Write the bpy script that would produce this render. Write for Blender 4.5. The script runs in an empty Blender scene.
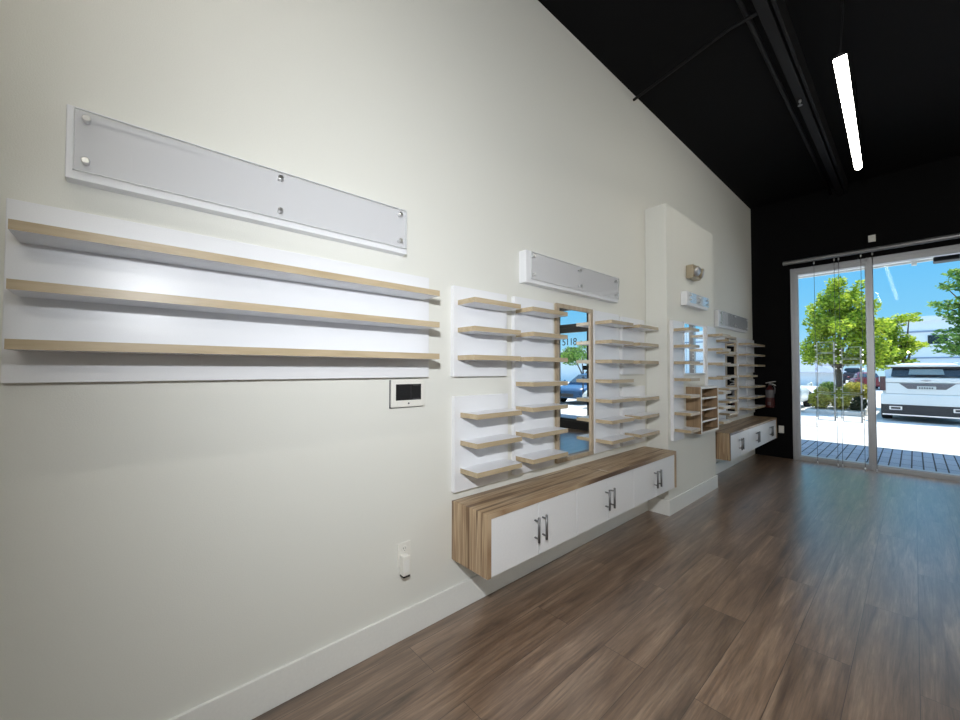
import bpy, bmesh, math, random
from mathutils import Vector, Matrix
random.seed(7)
S = bpy.context.scene
C = S.collection
R = math.radians

# ------------------------------------------------------------------ materials
def nodes(name):
    m = bpy.data.materials.new(name); m.use_nodes = True
    nt = m.node_tree
    return m, nt, nt.nodes['Principled BSDF']

def plain(name, col, rough=.5, metal=0., spec=.5, bump=0., bscale=80., emit=None, estr=0.):
    m, nt, b = nodes(name)
    b.inputs['Roughness'].default_value = rough
    b.inputs['Metallic'].default_value = metal
    b.inputs['Specular IOR Level'].default_value = spec
    tc = nt.nodes.new('ShaderNodeTexCoord')
    n = nt.nodes.new('ShaderNodeTexNoise'); n.inputs['Scale'].default_value = bscale; n.inputs['Detail'].default_value = 3
    nt.links.new(tc.outputs['Object'], n.inputs['Vector'])
    mix = nt.nodes.new('ShaderNodeMixRGB'); mix.inputs['Color1'].default_value = (*[c*.96 for c in col], 1)
    mix.inputs['Color2'].default_value = (*[min(1, c*1.04) for c in col], 1)
    nt.links.new(n.outputs['Fac'], mix.inputs['Fac']); nt.links.new(mix.outputs['Color'], b.inputs['Base Color'])
    if bump:
        bp = nt.nodes.new('ShaderNodeBump'); bp.inputs['Strength'].default_value = bump; bp.inputs['Distance'].default_value = .002
        nt.links.new(n.outputs['Fac'], bp.inputs['Height']); nt.links.new(bp.outputs['Normal'], b.inputs['Normal'])
    if emit:
        b.inputs['Emission Color'].default_value = (*emit, 1); b.inputs['Emission Strength'].default_value = estr
    return m

def ramp(nt, stops):
    r = nt.nodes.new('ShaderNodeValToRGB')
    e = r.color_ramp.elements
    while len(e) < len(stops): e.new(.5)
    for el, (p, c) in zip(e, stops): el.position = p; el.color = (*c, 1)
    return r

def wood(name, stops, scale, rough=.4, detail=4, spec=.4):
    m, nt, b = nodes(name)
    tc = nt.nodes.new('ShaderNodeTexCoord'); mp = nt.nodes.new('ShaderNodeMapping')
    mp.inputs['Scale'].default_value = scale
    n = nt.nodes.new('ShaderNodeTexNoise'); n.inputs['Scale'].default_value = 1; n.inputs['Detail'].default_value = detail
    n.inputs['Roughness'].default_value = .62
    r = ramp(nt, stops)
    nt.links.new(tc.outputs['Object'], mp.inputs['Vector']); nt.links.new(mp.outputs['Vector'], n.inputs['Vector'])
    nt.links.new(n.outputs['Fac'], r.inputs['Fac']); nt.links.new(r.outputs['Color'], b.inputs['Base Color'])
    b.inputs['Roughness'].default_value = rough; b.inputs['Specular IOR Level'].default_value = spec
    return m

def glass(name, tint=(1, 1, 1), f0=.04, rough=0.):
    """thin clear sheet: transparent with a Schlick mirror coat"""
    m, nt, b = nodes(name); nt.nodes.remove(b)
    out = nt.nodes['Material Output']
    t = nt.nodes.new('ShaderNodeBsdfTransparent'); t.inputs['Color'].default_value = (*tint, 1)
    g = nt.nodes.new('ShaderNodeBsdfGlossy'); g.inputs['Roughness'].default_value = rough
    lw = nt.nodes.new('ShaderNodeLayerWeight'); lw.inputs['Blend'].default_value = .5
    p = nt.nodes.new('ShaderNodeMath'); p.operation = 'POWER'; p.inputs[1].default_value = 5
    a = nt.nodes.new('ShaderNodeMath'); a.operation = 'MULTIPLY_ADD'; a.inputs[1].default_value = 1 - f0; a.inputs[2].default_value = f0
    mx = nt.nodes.new('ShaderNodeMixShader')
    nt.links.new(lw.outputs['Facing'], p.inputs[0]); nt.links.new(p.outputs[0], a.inputs[0]); nt.links.new(a.outputs[0], mx.inputs['Fac'])
    nt.links.new(t.outputs[0], mx.inputs[1]); nt.links.new(g.outputs[0], mx.inputs[2]); nt.links.new(mx.outputs[0], out.inputs['Surface'])
    return m

def translucent(name, col):
    m, nt, b = nodes(name); b.inputs['Base Color'].default_value = (*col, 1); b.inputs['Roughness'].default_value = .2
    tr = nt.nodes.new('ShaderNodeBsdfTranslucent'); tr.inputs['Color'].default_value = (*col, 1)
    mx = nt.nodes.new('ShaderNodeMixShader'); mx.inputs['Fac'].default_value = .6
    nt.links.new(b.outputs[0], mx.inputs[1]); nt.links.new(tr.outputs[0], mx.inputs[2]); nt.links.new(mx.outputs[0], nt.nodes['Material Output'].inputs['Surface'])
    return m

def floor_mat():
    m, nt, b = nodes('plank_floor')
    L = nt.links.new
    tc = nt.nodes.new('ShaderNodeTexCoord')
    sx = nt.nodes.new('ShaderNodeSeparateXYZ'); L(tc.outputs['Object'], sx.inputs[0])
    ax = nt.nodes.new('ShaderNodeMath'); ax.operation = 'ADD'; ax.inputs[1].default_value = -.082 + .214*20
    ay = nt.nodes.new('ShaderNodeMath'); ay.operation = 'ADD'; ay.inputs[1].default_value = 1.49*10 - 2.555 + .745
    L(sx.outputs['X'], ax.inputs[0]); L(sx.outputs['Y'], ay.inputs[0])
    cx = nt.nodes.new('ShaderNodeCombineXYZ'); L(ay.outputs[0], cx.inputs['X']); L(ax.outputs[0], cx.inputs['Y'])
    bk = nt.nodes.new('ShaderNodeTexBrick'); bk.offset = .5; bk.squash = 1
    bk.inputs['Scale'].default_value = 1; bk.inputs['Brick Width'].default_value = 1.49; bk.inputs['Row Height'].default_value = .214
    bk.inputs['Mortar Size'].default_value = .0013; bk.inputs['Mortar Smooth'].default_value = .2; bk.inputs['Bias'].default_value = 0
    bk.inputs['Color1'].default_value = (0, 0, 0, 1); bk.inputs['Color2'].default_value = (1, 1, 1, 1); bk.inputs['Mortar'].default_value = (.5, .5, .5, 1)
    L(cx.outputs[0], bk.inputs['Vector'])
    # grain: stretched noise shifted per plank
    sh = nt.nodes.new('ShaderNodeVectorMath'); sh.operation = 'MULTIPLY_ADD'
    L(bk.outputs['Color'], sh.inputs[0]); sh.inputs[1].default_value = (3, 37, 11); L(tc.outputs['Object'], sh.inputs[2])
    def nz(scale, det, rg, dist=0):
        mp = nt.nodes.new('ShaderNodeMapping'); mp.inputs['Scale'].default_value = scale; L(sh.outputs[0], mp.inputs['Vector'])
        n = nt.nodes.new('ShaderNodeTexNoise'); n.inputs['Scale'].default_value = 1; n.inputs['Detail'].default_value = det; n.inputs['Roughness'].default_value = rg
        n.inputs['Distortion'].default_value = dist
        L(mp.outputs[0], n.inputs['Vector']); return n
    n1 = nz((16, 1.3, 1), 5, .6, .6); n2 = nz((120, 5, 1), 3, .7)
    r1 = ramp(nt, [(.28, (.070, .041, .025)), (.42, (.165, .102, .064)), (.56, (.235, .153, .101)), (.72, (.36, .25, .17))]); L(n1.outputs['Fac'], r1.inputs['Fac'])
    r2 = ramp(nt, [(.3, (.62, .62, .62)), (.7, (1.32, 1.32, 1.32))]); L(n2.outputs['Fac'], r2.inputs['Fac'])
    mu = nt.nodes.new('ShaderNodeMixRGB'); mu.blend_type = 'MULTIPLY'; mu.inputs['Fac'].default_value = .9
    L(r1.outputs['Color'], mu.inputs['Color1']); L(r2.outputs['Color'], mu.inputs['Color2'])
    r3 = ramp(nt, [(0, (.86, .86, .86)), (1, (1.14, 1.13, 1.12))]); L(bk.outputs['Color'], r3.inputs['Fac'])
    m2 = nt.nodes.new('ShaderNodeMixRGB'); m2.blend_type = 'MULTIPLY'; m2.inputs['Fac'].default_value = 1
    L(mu.outputs['Color'], m2.inputs['Color1']); L(r3.outputs['Color'], m2.inputs['Color2'])
    m3 = nt.nodes.new('ShaderNodeMixRGB'); L(bk.outputs['Fac'], m3.inputs['Fac']); L(m2.outputs['Color'], m3.inputs['Color1']); m3.inputs['Color2'].default_value = (.035, .022, .015, 1)
    L(m3.outputs['Color'], b.inputs['Base Color'])
    b.inputs['Roughness'].default_value = .34; b.inputs['Specular IOR Level'].default_value = .95
    b.inputs['Coat Weight'].default_value = .8; b.inputs['Coat Roughness'].default_value = .28
    bp = nt.nodes.new('ShaderNodeBump'); bp.inputs['Strength'].default_value = .12; bp.inputs['Distance'].default_value = .002
    L(n2.outputs['Fac'], bp.inputs['Height']); L(bp.outputs['Normal'], b.inputs['Normal'])
    return m

def paver_mat():
    m, nt, b = nodes('concrete_pavers'); L = nt.links.new
    tc = nt.nodes.new('ShaderNodeTexCoord')
    bk = nt.nodes.new('ShaderNodeTexBrick'); bk.offset = .0
    bk.inputs['Scale'].default_value = 1; bk.inputs['Brick Width'].default_value = .125; bk.inputs['Row Height'].default_value = .52
    bk.inputs['Mortar Size'].default_value = .009; bk.inputs['Mortar Smooth'].default_value = .1
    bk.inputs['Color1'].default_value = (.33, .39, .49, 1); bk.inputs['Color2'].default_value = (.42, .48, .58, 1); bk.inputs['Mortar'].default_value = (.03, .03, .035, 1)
    L(tc.outputs['Object'], bk.inputs['Vector']); L(bk.outputs['Color'], b.inputs['Base Color']); b.inputs['Roughness'].default_value = .8
    return m

def spotted(name, c1, c2, scale, rough=.85):
    m, nt, b = nodes(name); L = nt.links.new
    tc = nt.nodes.new('ShaderNodeTexCoord'); n = nt.nodes.new('ShaderNodeTexNoise'); n.inputs['Scale'].default_value = scale; n.inputs['Detail'].default_value = 6
    r = ramp(nt, [(.35, c1), (.65, c2)])
    L(tc.outputs['Object'], n.inputs['Vector']); L(n.outputs['Fac'], r.inputs['Fac']); L(r.outputs['Color'], b.inputs['Base Color']); b.inputs['Roughness'].default_value = rough
    return m

def leaf_mat(name, c1, c2, c3):
    m, nt, b = nodes(name); L = nt.links.new
    g = nt.nodes.new('ShaderNodeNewGeometry'); r = ramp(nt, [(0, c1), (.55, c2), (1, c3)])
    L(g.outputs['Random Per Island'], r.inputs['Fac']); L(r.outputs['Color'], b.inputs['Base Color'])
    b.inputs['Roughness'].default_value = .6
    tr = nt.nodes.new('ShaderNodeBsdfTranslucent'); L(r.outputs['Color'], tr.inputs['Color'])
    mx = nt.nodes.new('ShaderNodeMixShader'); mx.inputs['Fac'].default_value = .5
    L(b.outputs[0], mx.inputs[1]); L(tr.outputs[0], mx.inputs[2]); L(mx.outputs[0], nt.nodes['Material Output'].inputs['Surface'])
    return m

M = dict(
    wall=plain('warm_white_paint', (.77, .772, .725), .6, spec=.35, bump=.25, bscale=260),
    trim=plain('white_trim_paint', (.82, .82, .79), .35),
    black=plain('black_paint', (.0035, .0035, .004), .8, spec=.12),
    duct=plain('black_painted_metal', (.007, .007, .008), .6, spec=.2),
    lam=plain('white_laminate', (.80, .81, .84), .3, bump=.04, bscale=300),
    door=plain('white_door_laminate', (.82, .82, .83), .32),
    edge=wood('oak_edge_band', [(.3, (.42, .33, .205)), (.7, (.54, .44, .30))], (30, 4, 30), .34),
    zebra=wood('striped_oak_laminate', [(.32, (.10, .055, .030)), (.40, (.22, .135, .075)), (.44, (.50, .37, .23)), (.50, (.30, .19, .11)), (.54, (.56, .42, .27)), (.60, (.13, .075, .042)), (.66, (.50, .37, .235)), (.72, (.58, .45, .30))], (15, .4, .4), .36, 4),
    cubbywood=wood('walnut_laminate', [(.3, (.16, .10, .055)), (.6, (.36, .25, .15)), (.8, (.22, .14, .08))], (14, 14, .8), .4),
    frame=wood('oak_mirror_frame', [(.3, (.38, .30, .21)), (.7, (.52, .43, .32))], (30, 30, 2), .4),
    chrome=plain('chrome', (.86, .86, .86), .28, 1),
    steel=plain('brushed_steel', (.22, .22, .225), .5, .85),
    alu=plain('anodised_aluminium', (.46, .47, .49), .4, .7),
    aludark=plain('dark_bronze_aluminium', (.02, .02, .022), .45),
    mirror=plain('mirror_silver', (.93, .95, .95), .008, 1),
    glass=glass('window_glass', (.985, .99, .99), .008),
    acryl=glass('clear_acrylic', (.975, .975, .975), .045, .02),
    acryledge=translucent('acrylic_edge', (.93, .95, .96)),
    screen=plain('black_screen', (.012, .012, .014), .15),
    plastic=plain('white_plastic', (.80, .79, .74), .4),
    plasticgrey=plain('grey_plastic', (.10, .10, .11), .5),
    nickel=plain('beige_metal_housing', (.42, .36, .26), .4, .3),
    lens=plain('lamp_lens', (.85, .85, .82), .1),
    red=plain('red_enamel', (.06, .006, .006), .45),
    lab=plain('silver_label', (.13, .125, .135), .5),
    tan=plain('cable_black', (.012, .012, .012), .6),
    floor=floor_mat(), pavers=paver_mat(),
    asphalt=spotted('pale_concrete', (.50, .49, .46), (.64, .63, .60), 1.2),
    mulch=spotted('pale_gravel', (.32, .28, .23), (.6, .56, .5), 9),
    kerb=plain('concrete_kerb', (.62, .61, .58), .8),
    carwhite=plain('white_car_paint', (.72, .76, .75), .2),
    carblue=plain('blue_car_paint', (.03, .09, .19), .25),
    cardark=plain('dark_blue_car_paint', (.012, .018, .035), .25),
    carred=plain('red_car_paint', (.22, .02, .025), .25),
    carglass=plain('tinted_car_glass', (.025, .035, .045), .06),
    carglasspale=plain('pale_tinted_glass', (.20, .26, .27), .08),
    cartrim=plain('black_car_trim', (.03, .03, .032), .5),
    tyre=plain('tyre_rubber', (.015, .015, .015), .85),
    rim=plain('alloy_rim', (.5, .5, .52), .3, .8),
    tail=plain('tail_lamp_red', (.11, .06, .06), .2),
    plate=plain('licence_plate', (.55, .58, .56), .5),
    bark=plain('tree_bark', (.13, .095, .065), .9),
    leafA=leaf_mat('bright_leaves', (.13, .22, .02), (.42, .54, .04), (.78, .80, .10)),
    leafB=leaf_mat('mid_leaves', (.06, .14, .03), (.20, .36, .06), (.42, .55, .14)),
    leafC=leaf_mat('yellow_leaves', (.22, .23, .03), (.58, .53, .08), (.85, .78, .22)),
    leafShade=leaf_mat('shaded_leaves', (.02, .035, .015), (.05, .075, .03), (.10, .13, .05)),  # tree shadow over the low shrub, put into its leaf colour
    stucco=plain('white_stucco', (.80, .80, .79), .8),
    roof=plain('blue_grey_roof', (.26, .31, .40), .7),
    soffit=plain('white_soffit', (.80, .80, .78), .7),
)

# ------------------------------------------------------------------ geometry helpers
def box(bm, x0, x1, y0, y1, z0, z1, bev=0., mi=0):
    t = bmesh.new()
    bmesh.ops.create_cube(t, size=1)
    for v in t.verts:
        v.co = Vector(((x0+x1)/2 + v.co.x*(x1-x0), (y0+y1)/2 + v.co.y*(y1-y0), (z0+z1)/2 + v.co.z*(z1-z0)))
    if bev:
        bmesh.ops.bevel(t, geom=t.edges[:], offset=min(bev, .45*min(abs(x1-x0), abs(y1-y0), abs(z1-z0))), segments=2, affect='EDGES', profile=.6)
    merge(bm, t, mi); return bm

def merge(bm, t, mi=None):
    vm = {}
    for v in t.verts: vm[v] = bm.verts.new(v.co)
    for f in t.faces:
        try: nf = bm.faces.new([vm[v] for v in f.verts])
        except ValueError: continue
        nf.material_index = f.material_index if mi is None else mi
        nf.smooth = f.smooth
    t.free()

def rings(bm, rs, close=True, caps=True, mi=0, smooth=True):
    """loft a list of vertex rings"""
    vs = [[bm.verts.new(p) for p in r] for r in rs]
    n = len(rs[0])
    for a, b in zip(vs, vs[1:]):
        for i in range(n if close else n-1):
            j = (i+1) % n
            f = bm.faces.new((a[i], a[j], b[j], b[i])); f.material_index = mi; f.smooth = smooth
    if caps:
        f = bm.faces.new(vs[0][::-1]); f.material_index = mi
        f = bm.faces.new(vs[-1]); f.material_index = mi

def tube(bm, pts, r, seg=12, mi=0):
    pts = [Vector(p) for p in pts]; rr = r if isinstance(r, (list, tuple)) else [r]*len(pts)
    out = []
    for i, p in enumerate(pts):
        d = (pts[min(i+1, len(pts)-1)] - pts[max(i-1, 0)]).normalized()
        up = Vector((0, 0, 1)) if abs(d.z) < .9 else Vector((1, 0, 0))
        a = d.cross(up).normalized(); b = d.cross(a).normalized()
        out.append([p + (a*math.cos(2*math.pi*k/seg) + b*math.sin(2*math.pi*k/seg))*rr[i] for k in range(seg)])
    rings(bm, out, mi=mi); return bm

def lathe(bm, c, ax, prof, seg=20, mi=0):
    """profile of (distance along ax, radius)"""
    c = Vector(c); ax = Vector(ax).normalized()
    up = Vector((0, 0, 1)) if abs(ax.z) < .9 else Vector((1, 0, 0))
    a = ax.cross(up).normalized(); b = ax.cross(a).normalized()
    rings(bm, [[c + ax*h + (a*math.cos(2*math.pi*k/seg) + b*math.sin(2*math.pi*k/seg))*r for k in range(seg)] for h, r in prof], mi=mi)
    return bm

def obj(name, bm, mats, parent=None, origin=None):
    if not isinstance(mats, (list, tuple)): mats = [mats]
    bmesh.ops.recalc_face_normals(bm, faces=bm.faces[:])
    me = bpy.data.meshes.new(name); bm.to_mesh(me); bm.free()
    for m in mats: me.materials.append(m)
    o = bpy.data.objects.new(name, me); C.objects.link(o)
    if parent: 
        o.parent = parent
        o.matrix_parent_inverse = Matrix.Translation(-parent.location)
    return o

def thing(name, label, cat, loc, group=None):
    o = bpy.data.objects.new(name, None); C.objects.link(o); o.location = loc; o.empty_display_size = .05
    return tag(o, label, cat, group)

def tag(o, label, cat, group=None):
    o['label'] = label; o['category'] = cat
    if group: o['group'] = group
    return o

def struct(name, bm, m):
    o = obj(name, bm, m); o['kind'] = 'structure'; return o

B = bmesh.new

# ------------------------------------------------------------------ camera
cam = bpy.data.cameras.new('camera'); co = bpy.data.objects.new('camera', cam); C.objects.link(co)
cam.sensor_width = 36; cam.lens = 388.4/960*36; cam.clip_start = .05; cam.clip_end = 300
yaw, pit, rol = R(48.167), R(1.381), R(.093)
f = Vector((-math.sin(yaw)*math.cos(pit), math.cos(yaw)*math.cos(pit), math.sin(pit)))
r = Vector((math.cos(yaw), math.sin(yaw), 0)); u = r.cross(f)
r2 = math.cos(rol)*r + math.sin(rol)*u; u2 = -math.sin(rol)*r + math.cos(rol)*u
mw = Matrix((r2, u2, -f)).transposed().to_4x4(); mw.translation = Vector((1.80, 0, 1.40)); co.matrix_world = mw
S.camera = co

# ------------------------------------------------------------------ room shell
YW = 7.75; XR = 6.2; YB = -4.0; ZC = 4.115
CX0, CY0, CY1, CZ = .208, 3.86, 5.20, 3.03      # shallow column on the left wall
struct('floor', box(B(), -.15, XR+.15, YB-.15, YW, -.12, 0), M['floor'])
struct('ceiling', box(B(), -.15, XR+.15, YB-.15, YW+.2, ZC, ZC+.12), M['black'])
struct('wall_left', box(B(), -.15, 0, YB-.15, YW, 0, ZC), M['wall'])
struct('wall_right', box(B(), XR, XR+.15, YB-.15, YW, 0, ZC), M['wall'])
struct('wall_back', box(B(), 0, XR, YB-.15, YB, 0, ZC), M['wall'])
bm = B(); box(bm, 0, CX0, CY0, CY1, 0, CZ, .004)
struct('wall_column', bm, M['wall'])
# front wall: black, with the storefront opening cut out (x .51 .. 5.4, z 0 .. 2.99)
bm = B()
box(bm, -.15, .515, YW, YW+.2, -.12, ZC); box(bm, 5.4, XR+.15, YW, YW+.2, -.12, ZC); box(bm, .515, 5.4, YW, YW+.2, 2.99, ZC)
box(bm, .515, 5.4, YW, YW+.2, -.12, -.005)
struct('wall_front', bm, M['black'])
# baseboards
bh, bt = .148, .014
def base(name, *seg):
    bm = B()
    for s in seg: box(bm, *s, 0, bh, .003)
    struct(name, bm, M['trim'])
base('baseboard_left', (0, bt, YB, CY0-bt), (0, bt, CY1+bt, YW))
base('baseboard_column', (0, CX0+bt, CY0-bt, CY0), (CX0, CX0+bt, CY0, CY1), (0, CX0+bt, CY1, CY1+bt))

# storefront: window_1 two visible lights, window_2 further light, door_1 glazed door seen in the mirror
fy0, fy1 = YW-.01, YW+.10
def frame_unit(name, x0, x1, verts, zt, rails, mat, z0=0.):
    bm = B()
    for a, b in verts:
        w = b-a; box(bm, a, b, fy0, fy1, z0, zt, .004); box(bm, a+.12*w, a+.40*w, fy0-.012, fy0, z0, zt, .002); box(bm, a+.62*w, a+.88*w, fy0-.008, fy0, z0, zt, .002)
    for a, b in rails:
        h = b-a; box(bm, x0, x1, fy0+.004, fy1-.004, a, b, .004); box(bm, x0+.01, x1-.01, fy0-.012, fy0+.006, a+.55*h, a+.8*h, .002)
    # glazing beads
    for (a, b) in verts[:1]: box(bm, b, b+.012, fy0+.02, fy1-.03, z0, zt)
    return struct(name, bm, mat)
frame_unit('window_1', .515, 2.285, [(.515, .594), (1.355, 1.435), (2.215, 2.285)], 2.99, [(0, .078), (2.885, 2.99)], M['alu'])
frame_unit('window_2', 2.285, 3.12, [(3.04, 3.12)], 2.99, [(0, .078), (2.885, 2.99)], M['alu'])
frame_unit('door_1', 3.12, 4.10, [(3.12, 3.21), (4.02, 4.10)], 2.99, [(0, .24), (2.28, 2.48), (2.82, 2.99)], M['aludark'])
frame_unit('window_3', 4.10, 5.40, [(4.70, 4.78), (5.32, 5.40)], 2.99, [(0, .078), (2.885, 2.99)], M['alu'])
def pane(x0, x1, z0, z1, n):
    o = struct(n, box(B(), x0, x1, YW+.045, YW+.051, z0, z1), M['glass']); return o
pane(.594, 1.355, .078, 2.885, 'window_1_glass'); pane(1.435, 2.215, .078, 2.885, 'window_1_glass.001'); pane(2.285, 3.04, .078, 2.885, 'window_2_glass')
pane(3.21, 4.02, .24, 2.28, 'door_1_glass'); pane(3.21, 4.02, 2.48, 2.82, 'door_1_glass.001'); pane(4.10, 4.70, .078, 2.885, 'window_3_glass'); pane(4.78, 5.32, .078, 2.885, 'window_3_glass.001')
# door hardware + street number on the glass (read from the street side)
dh = tag(obj('door_pull', tube(B(), [(3.28, YW-.06, .85), (3.28, YW-.06, 1.25)], .014), M['steel']), 'steel pull bar on the dark glazed door shown in the oak framed mirror', 'door handle')
for z in (.9, 1.2): obj('bracket', tube(B(), [(3.28, YW-.06, z), (3.28, YW+.046, z)], .009), M['steel'], dh)
def text_mesh(body, size, ext=.0015):
    cu = bpy.data.curves.new('lettering', 'FONT'); cu.body = body; cu.size = size; cu.extrude = ext; cu.align_x = 'CENTER'
    o = bpy.data.objects.new('lettering', cu); C.objects.link(o)
    bpy.context.view_layer.update()
    me = bpy.data.meshes.new_from_object(o.evaluated_get(bpy.context.evaluated_depsgraph_get()))
    bpy.data.objects.remove(o); bpy.data.curves.remove(cu)
    return me
sn = thing('street_number', 'dark street number 5118 lettered on the glass door seen in the mirror', 'lettering', (3.65, YW+.0535, 1.985))
for k, ch in enumerate('5118'):
    me = text_mesh(ch, .235); bm = B(); bm.from_mesh(me); bpy.data.meshes.remove(me)
    bm.transform(Matrix.Translation((3.72+.165-.105*k, YW+.0535, 1.985)) @ Matrix.Rotation(math.pi, 4, 'Z') @ Matrix.Rotation(math.pi/2, 4, 'X'))
    obj('digit', bm, M['screen'], sn)
bm = B()   # faint line of illegible strokes under the number
for k, (dx, w, tilt) in enumerate(((-.16, .012, .3), (-.12, .012, -.3), (-.05, .014, .25), (.0, .012, -.25), (.07, .012, 0), (.11, .012, .4), (.16, .012, -.2))):
    t = B(); box(t, -w/2, w/2, -.001, .001, -.06, .06)
    t.transform(Matrix.Translation((3.70+dx, YW+.0535, 1.87)) @ Matrix.Rotation(tilt, 4, 'Y')); merge(bm, t)
tag(obj('glass_lettering', bm, M['plasticgrey']), 'row of thin dark strokes under the street number on the door glass', 'lettering')
bm = B(); box(bm, 3.25, 3.35, YW+.0515, YW+.062, 1.39, 1.49, .004)
hs = tag(obj('door_notice', bm, M['screen']), 'small square black notice on the door glass seen in the mirror', 'sign')

# ------------------------------------------------------------------ display signs (box + acrylic face on stand-offs)
def sign(label, x0, dep, y0, y1, z0, z1, ay=(.03, .02), az=(.022, .012)):
    t = thing('display_sign', label, 'sign', (x0, (y0+y1)/2, z0), 'acrylic fronted wall signs')
    obj('box', box(B(), x0, x0+dep, y0, y1, z0, z1, .003), M['lam'], t)
    a0, a1, b0, b1 = y0+ay[0], y1-ay[1], z0+az[0], z1-az[1]
    bm = B(); box(bm, x0+dep+.016, x0+dep+.021, a0, a1, b0, b1)
    ac = obj('acrylic_panel', bm, M['acryl'], t)
    bm = B()
    e = .0022
    for s in ((a0, a1, b0, b0+e), (a0, a1, b1-e, b1), (a0, a0+e, b0, b1), (a1-e, a1, b0, b1)): box(bm, x0+dep+.0155, x0+dep+.0215, *s)
    obj('polished_edge', bm, M['acryledge'], ac)
    for yy in (a0+.028, (a0+a1)/2-.002, a1-.035):
        for zz in (b0+.035, b1-.028):
            bm = B(); lathe(bm, (x0+dep-.001, yy, zz), (1, 0, 0), [(0, .0075), (.017, .0075), (.0171, .006), (.022, .006), (.0221, .0105), (.029, .0105), (.031, .008)], 16)
            obj('standoff', bm, M['chrome'], t)
sign('longest blank white sign box high on the wall above the three long shelves', 0, .05, -.167, 1.055, 1.997, 2.228, (.018, .016))
sign('blank white sign box above the oak framed mirror', 0, .065, 1.97, 3.19, 1.992, 2.212)
sign('small sign box on the column below the twin emergency lamps', CX0, .06, 4.20, 4.80, 2.063, 2.205)
sign('blank sign box nearest the black front wall, above the far shelves', 0, .06, 5.86, 7.18, 1.983, 2.208)

# ------------------------------------------------------------------ shelf panels
def shelf_board(y0, y1, zt, x0, dep=.15, th=.028):
    bm = B(); t = B(); box(t, x0, x0+dep, y0, y1, zt-th, zt)
    for fc in t.faces: 
        n = fc.normal if fc.normal.length else None
    t.normal_update()
    for fc in t.faces: fc.material_index = 0 if abs(fc.normal.z) > .5 else 1
    merge(bm, t); return bm
def panel(label, x0, y0, y1, z0, z1, shelves, sy0, sy1, th=.03, dep=.15, group='wall panels with display shelves'):
    t = thing('shelf_panel', label, 'shelf unit', (x0, (y0+y1)/2, z0), group)
    obj('backboard', box(B(), x0, x0+th, y0, y1, z0, z1, .002), M['lam'], t)
    for z in shelves: obj('shelf', shelf_board(sy0, sy1, z, x0+th, dep), [M['lam'], M['edge']], t)
    return t
UP = [1.803, 1.642, 1.481]; LO = [1.148, .986, .825]; ALL = UP + [1.318] + [1.156, .988, .826]
panel('widest white panel with three long oak edged shelves at the left end of the wall', 0, -.2845, 1.208, 1.357, 1.902, [1.804, 1.642, 1.480], -.256, 1.172)
panel('upper white panel with three short shelves, right of the long shelves', 0, 1.381, 1.82, 1.357, 1.888, UP, 1.41, 1.79)
panel('lower white panel with three short shelves above the near end of the cabinet', 0, 1.39, 1.83, .69, 1.243, LO, 1.432, 1.80)
panel('tall white panel with seven shelves directly left of the oak framed mirror', 0, 1.895, 2.31, .70, 1.89, ALL, 1.905, 2.278)
panel('tall white panel with seven shelves directly right of the oak framed mirror', 0, 2.862, 3.27, .705, 1.895, ALL, 2.875, 3.24)
panel('upper white panel with three shelves in the corner beside the column', 0, 3.325, 3.765, 1.355, 1.885, UP, 3.36, 3.735)
panel('lower white panel with three shelves in the corner beside the column', 0, 3.325, 3.765, .70, 1.243, LO, 3.36, 3.735)
panel('tall white panel with seven narrow shelves on the left edge of the column', CX0, 3.92, 4.175, .705, 1.885, ALL, 3.94, 4.18)
panel('tall white panel with seven shelves on the column right of the wooden cubby', CX0, 4.86, 5.15, .705, 1.90, ALL, 4.88, 5.16)
panel('tall white panel with seven shelves just past the column, left of the far mirror', 0, 5.82, 6.22, .70, 1.89, ALL, 5.85, 6.215)
panel('tall white panel with seven shelves right of the far dark mirror', 0, 6.80, 7.24, .70, 1.89, ALL, 6.85, 7.235)
panel('upper white panel with three shelves against the black front wall', 0, 7.29, 7.71, 1.355, 1.89, UP, 7.31, 7.70)
panel('lower white panel with three shelves against the black front wall', 0, 7.29, 7.71, .70, 1.243, LO, 7.31, 7.70)

# ------------------------------------------------------------------ mirrors
def mirror(label, x0, y0, y1, z0, z1, fw, mat, th=.024):
    t = thing('wall_mirror', label, 'mirror', (x0, (y0+y1)/2, z0))
    bm = B()
    box(bm, x0, x0+th, y0, y0+fw, z0, z1, .002); box(bm, x0, x0+th, y1-fw, y1, z0, z1, .002)
    box(bm, x0, x0+th, y0+fw, y1-fw, z1-fw, z1, .002); box(bm, x0, x0+th, y0+fw, y1-fw, z0, z0+fw, .002)
    obj('frame', bm, mat, t)
    obj('mirror_glass', box(B(), x0+.002, x0+.012, y0+fw-.002, y1-fw+.002, z0+fw-.002, z1-fw+.002), M['mirror'], t)
mirror('tall oak framed mirror between the two seven shelf panels', 0, 2.362, 2.852, .70, 1.90, .032, M['frame'])
mirror('wide mirror on the column above the wooden cubby', CX0, 4.215, 4.83, 1.35, 1.895, .014, M['lam'])
mirror('far mirror showing the black wall, between shelves past the column', 0, 6.28, 6.77, .70, 1.89, .036, M['frame'])

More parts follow.
